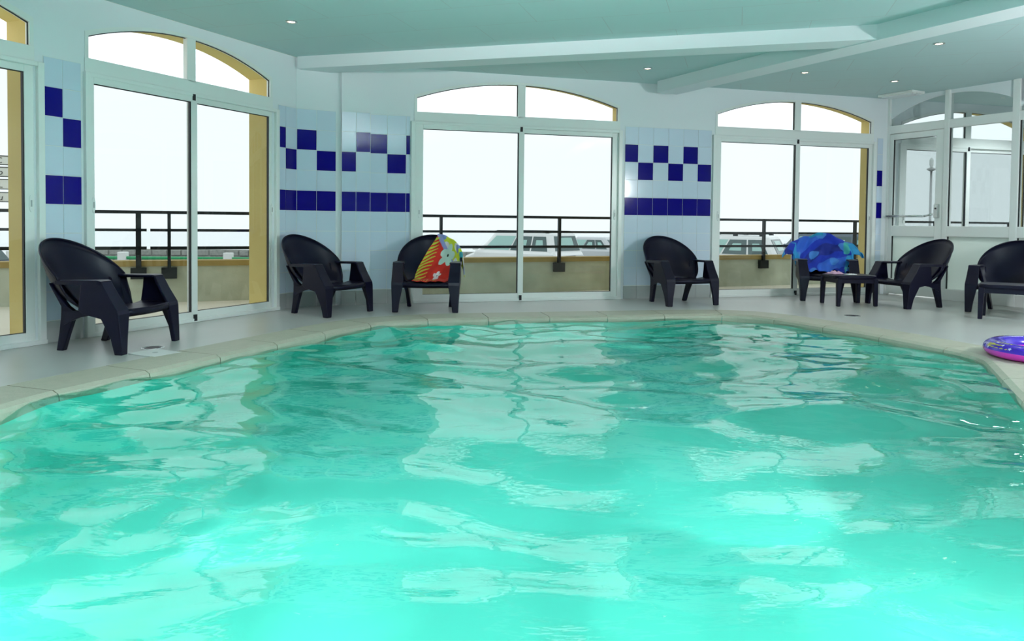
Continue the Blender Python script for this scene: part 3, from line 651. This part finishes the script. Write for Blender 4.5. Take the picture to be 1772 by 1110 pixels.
# ------------------------------------------------------------------ low tables
def make_table():
    e = empty('side_table'); a, b_ = .27, .225
    R = []
    for z, k in ((.335, .97), (.350, 1.0), (.372, 1.0), (.380, .975)):
        R.append([(a*k*math.copysign(abs(math.cos(t))**.35, math.cos(t)), b_*k*math.copysign(abs(math.sin(t))**.35, math.sin(t)), z) for t in np.linspace(0, 6.283, 40, endpoint=False)])
    MB().loft(R).build('table_top', M['chair'], e)
    ap_ = MB()
    for x0, x1, y0, y1 in ((-.235, .235, -.208, -.195), (-.235, .235, .195, .208), (-.25, -.235, -.2, .2), (.235, .25, -.2, .2)): ap_.box(x0, x1, y0, y1, .285, .345)
    ap_.build('apron', M['chair'], e)
    for sx in (-1, 1):
        for sy in (-1, 1):
            MB().loft([sec(sx*.232, sy*.188, .34, .058, .058), sec(sx*.236, sy*.192, .2, .05, .05), sec(sx*.240, sy*.196, 0, .042, .042)]).build('leg', M['chair'], e, bevel=.006)
    return e
tb = make_table(); tb2 = copy_tree(tb)
tb.matrix_world = T(4.235, 9.265, 0, math.radians(5)); tag(tb, 'dark low plastic side table between the blue-towel chair and the door chair', 'table', 'low plastic side tables')
tb2.matrix_world = T(5.38, 7.98, 0, math.radians(-37)); tag(tb2, 'dark low plastic side table cut by the right edge', 'table', 'low plastic side tables')
# ------------------------------------------------------------------ towels
def set_print(o, cols):
    me = o.data; a = me.color_attributes.new('print', 'FLOAT_COLOR', 'POINT'); a.data.foreach_set('color', np.concatenate([cols, np.ones((len(cols), 1))], 1).astype(np.float32).ravel())
def inpoly(px, py, poly): return inside(px, py, np.array(poly))
def floral():
    NU, NV = 150, 150; e = chairs[2].matrix_world; v = []; S_, Tt = [], []
    th0, th1 = math.radians(8), math.radians(98)          # chair-local: towel on the (viewer's) right half
    for i in range(NU):
        f = i/(NU-1)
        for j in range(NV):
            g = j/(NV-1)                                 # 0 hanging behind the rim .. 1 front of the seat
            th = math.radians(4)+(math.radians(80+62*max(0, min(1, (g-.2)/.6)))-math.radians(4))*f
            if g < .18:
                q = (.18-g)/.18; p = dish_point(th, 0); out = Vector((math.cos(th)*.7, math.sin(th), 0)).normalized()
                p = p+Vector((0, 0, .022))+out*(.03*math.sin(q*1.57)+.012)+Vector((0, 0, -.26*max(0, q-.12)))
            else:
                t = (g-.18)/.82
                if t < .72:
                    p = dish_point(th, t/.72*.98)+Vector((-.014*math.cos(th), -.016*math.sin(th), .018))
                else:
                    t2 = (t-.72)/.28; b0 = dish_point(th, .98)+Vector((-.014*math.cos(th), -.016*math.sin(th), .018))
                    tg = Vector((.20-.36*f, -.21, .338)); p = b0.lerp(tg, t2)
            fold = .006*math.sin(f*23+2*math.sin(g*5))+.004*math.sin(g*31+f*9)
            p = p+Vector((-fold*.5*math.cos(th), -fold, fold*.8)); v.append(p); S_.append(f); Tt.append(g)
    o = MB().add(v, grid_faces(NU, NV)).build('beach_towel', M['floral'], None, e, smooth=True)
    so = o.modifiers.new('solid', 'SOLIDIFY'); so.thickness = .006
    s = np.array(S_); t = np.array(Tt); c = np.tile(np.array([.62, .022, .010]), (len(s), 1))
    # colour print: yellow-green border on the outer side, leaf fronds, white and small flowers
    up_ = (t < .2+(.92-s)*.45); c[up_] = (.62, .66, .03)
    w_ = up_ & (np.sin(s*17+t*9)+np.sin(t*23-s*8) > .75); c[w_] = (.86, .80, .78)
    bl = up_ & (np.sin(s*11-t*14+1.2)+np.sin(t*19+s*13) > 1.15); c[bl] = (.22, .30, .62)
    tq = (s < .16) & (t > .15) & (t < .62); c[tq & (np.sin(t*40) > -.2)] = (.03, .30, .36)
    edge = (np.abs(t-(.2+(.92-s)*.45)) < .03) & (s > .3); c[edge] = (.35, .38, .70)
    # fern along the inner edge
    for k in range(13):
        t0 = .24+k*.056; ln = .10+.15*math.sin(min(1, k/7)*1.6); 
        x0 = 1.0; dx = (x0-s); dy = t-(t0-.30*dx)
        fr_ = (dx > 0) & (dx < ln) & (np.abs(dy) < .017*(1-dx/ln)**.7+.003); c[fr_] = (.52, .60, .05)
    for k in range(12):
        s0 = .16+k*.07; dy = .99-t; dx = s-(s0+.25*dy); g_ = (dy > 0) & (dy < .09+.04*math.sin(k*2.3)) & (np.abs(dx) < .012); c[g_] = (.60, .36, .03)
    def flower(s0, t0, r, pet, colr, cent):
        a = np.arctan2((t-t0)*1.1, s-s0); rr = np.hypot(s-s0, (t-t0)*1.1)
        m = rr < r*(.55+.45*np.abs(np.cos(a*pet/2+.5))); c[m] = colr; c[rr < r*.12] = cent
    flower(.52, .40, .19, 5, (.62, .80, .70), (.02, .05, .03)); flower(.52, .72, .085, 5, (.85, .78, .78), (.1, .02, .02))
    set_print(o, c); return tag(o, 'red and yellow floral beach towel draped over an armchair', 'towel')
floral()
def blue_towel():
    NU, NV = 110, 90; v = []; e = chairs[4].matrix_world; S_, Tt = [], []
    for i in range(NU):
        f = i/(NU-1); th = math.radians(-6)+math.radians(192)*f
        for j in range(NV):
            g = j/(NV-1)
            if g < .3:
                q = (.3-g)/.3; p = dish_point(max(0, min(math.pi, th)), 0); out = Vector((math.cos(th), max(0, math.sin(th))*.8, 0))
                p = p+out*(.035+.05*math.sin(q*1.57))+Vector((0, 0, .03+.02*math.sin(f*9)-(.05+.17*max(0, math.sin(th)))*max(0, q-.15)))
            else:
                t = (g-.3)/.7; p = dish_point(max(0.0, min(math.pi, th)), t*.95)+Vector((-.02*math.cos(th), -.03*math.sin(th)-.03*t, .03))
                p.y -= .10*t*t; p.z += .015
            side = abs(math.cos(th))
            p.x *= 1+.17*max(0, side-.6)/.4*(1-.6*g); p.z += .03*max(0, side-.6)*(1-g)
            cr = .022*math.sin(f*19+3*math.sin(g*6))*math.sin(g*9+1.5)+.014*math.sin(f*37-g*17)+.010*math.sin(g*29+f*13)
            d = Vector((-.35*math.cos(th), -.8, .75)).normalized(); p = p+d*(cr+.018); v.append(p); S_.append(f); Tt.append(g)
    o = MB().add(v, grid_faces(NU, NV)).build('blue_beach_towel', M['bluetowel'], None, e, smooth=True)
    so = o.modifiers.new('solid', 'SOLIDIFY'); so.thickness = .006
    s = np.array(S_); t = np.array(Tt); c = np.tile(np.array([.008, .035, .44]), (len(s), 1))
    n1 = np.sin(s*9+2*np.sin(t*5))+np.sin(t*11-s*4); c[n1 > .75] = (.03, .13, .62)
    c[n1 < -1.1] = (.006, .02, .24)
    n2 = np.sin(s*21-t*7)+np.sin(t*16+s*6); c[(n2 > 1.15)] = (.06, .24, .66)
    c[(s < .17) & (n1 > -.3)] = (.03, .30, .62); c[(s > .83) & (n1 > -.3)] = (.03, .30, .62); c[(s < .22) & (s > .1) & (n2 > .5)] = (.06, .42, .40); c[(s > .45) & (s < .62) & (t < .34) & (n2 > -.2)] = (.02, .30, .50)
    set_print(o, c); return tag(o, 'crumpled bright blue beach towel over the back of an armchair', 'towel')
blue_towel()
# things on the far low table
def crumple(name, label, cat, mw, m, a, b_, h):
    v = []; N_ = 16
    for i in range(N_):
        for j in range(N_):
            x, y = i/(N_-1)*2-1, j/(N_-1)*2-1; k = (1-x**4)*(1-y**4)
            v.append((a*x*(1+.06*math.sin(7*y)), b_*y*(1+.06*math.sin(6*x)), .004+h*k*(.6+.25*math.sin(5*x+1)*math.sin(4*y)+.15*math.sin(11*x-7*y))))
    o = MB().add(v, grid_faces(N_, N_)).build(name, m, None, mw, smooth=True); so = o.modifiers.new('solid', 'SOLIDIFY'); so.thickness = .004; so.offset = 1
    return tag(o, label, cat)
crumple('folded_cloth', 'small pink patterned cloth on the far low table', 'cloth', T(4.07, 9.30, .380, .4), M['pinkcloth'], .085, .075, .045)
crumple('paper_slip', 'small white paper lying on the far low table', 'paper', T(4.22, 9.18, .380, .2), M['paper'], .06, .045, .012)
# ------------------------------------------------------------------ swim ring
def swim_ring():
    e = tag(empty('swim_ring', T(4.06, 5.55, 0.008)), 'inflatable purple and pink swim ring lying on the pool edge', 'swim ring')
    R, r = .345, .070; N_, K = 56, 20
    def half(a0, a1, nm, m):
        v = []; kk = 11
        for i in range(N_):
            t = i*2*math.pi/N_; wr = 1+.012*math.sin(t*22)
            for j in range(kk):
                p = a0+(a1-a0)*j/(kk-1); v.append(((R+r*wr*1.12*math.cos(p))*math.cos(t), (R+r*wr*1.12*math.cos(p))*math.sin(t), .060+.060*math.sin(p)))
        f = [(i*kk+j, ((i+1) % N_)*kk+j, ((i+1) % N_)*kk+j+1, i*kk+j+1) for i in range(N_) for j in range(kk-1)]
        return MB().add(v, f).build(nm, m, e, smooth=True)
    lo = half(math.pi, 2*math.pi, 'lower_half', M['pink']); hi = half(0, math.pi, 'upper_half', M['purple'])
    def patch(t, p, ds, name, m, shape):
        c = lambda a, b_: Vector(((R+(r*1.12+.0025)*math.cos(b_))*math.cos(a), (R+(r*1.12+.0025)*math.cos(b_))*math.sin(a), .060+.0625*math.sin(b_)))
        o, du, dw = c(t, p), (c(t+.01, p)-c(t-.01, p)).normalized(), (c(t, p+.05)-c(t, p-.05)).normalized()
        v = [c(t+x*ds/(R+.08), p+y*ds/r) for x, y in shape]
        return MB().add([c(t, p)]+v, [(0, i+1, (i+1) % len(v)+1) for i in range(len(v))]).build(name, m, hi)
    star = [(math.cos(k*math.pi/5)*(1 if k % 2 == 0 else .45), math.sin(k*math.pi/5)*(1 if k % 2 == 0 else .45)) for k in range(10)]
    flr = [(math.cos(k*math.pi/10)*(.75+.25*math.cos(k*math.pi/2)), math.sin(k*math.pi/10)*(.75+.25*math.cos(k*math.pi/2))) for k in range(20)]
    for k in range(34):
        patch(k*2*math.pi/34+random.uniform(-.05, .05), random.choice((.28, .5, .85, 1.2)), random.uniform(.010, .019), 'printed_star', M['star'], star if k % 2 else flr)
    # yellow lettering as short strokes on the upper outside
    strokes = {'A': [((0, 0), (.5, 1)), ((.5, 1), (1, 0)), ((.25, .45), (.75, .45))], 'H': [((0, 0), (0, 1)), ((1, 0), (1, 1)), ((0, .5), (1, .5))], 'M': [((0, 0), (0, 1)), ((0, 1), (.5, .4)), ((.5, .4), (1, 1)), ((1, 1), (1, 0))], 'J': [((.8, 1), (.8, .2)), ((.8, .2), (.3, 0)), ((.3, 0), (0, .3))], 'X': [((0, 0), (1, 1)), ((0, 1), (1, 0))]}
    for base in (-1.8, -.68, .52, 1.72, 2.92):
        for q, ch in enumerate('AHMAX'):
            for (x0, y0), (x1, y1) in strokes[ch]:
                A = Vector(((q*1.25+x0)*.036, y0*.062)); B_ = Vector(((q*1.25+x1)*.036, y1*.062)); d = (B_-A).normalized()*.004; nn = Vector((-d.y, d.x))*1.3
                pts = [A-d-nn, B_+d-nn, B_+d+nn, A-d+nn]; tt = base; pp = .42
                patch(tt, pp, 1.0, 'lettering_stroke', M['gold'], [(p_.x, p_.y) for p_ in pts])
    MB().tube((R-.03, -.02, .115), (R-.03, -.02, .135), .012, 12, .009).build('valve', M['star'], e)
    return e
swim_ring()
# ------------------------------------------------------------------ small things on the deck
sk = tag(empty('skimmer_lid', T(-2.625, 5.425, 0, math.radians(62))), 'white square skimmer lid set in the deck by the nearest chair', 'lid')
MB().box(-.115, .115, -.15, .15, 0, .008).build('lid', M['lid'], sk, bevel=.003)
MB().lathe([(.02, .008), (.02, .010), (.012, .010)], 16).build('finger_hole', M['skirting'], sk)
def grate(x, y, rz, lab):
    e = tag(empty('floor_drain', T(x, y, 0, rz)), lab, 'drain', 'floor drains')
    MB().lathe([(.085, 0), (.085, .004), (.072, .005), (.072, .001)], 24).build('rim', M['chrome'], e)
    for k in range(5): MB().box(-.06+.012*abs(k-2), .06-.012*abs(k-2), -.05+k*.025-.006, -.05+k*.025+.006, 0, .004).build('slot', M['black'], e)
grate(-2.76, 5.66, .3, 'round floor drain beneath the nearest chair'); grate(3.761, 8.12, .2, 'round floor drain on the deck in front of the far low table')
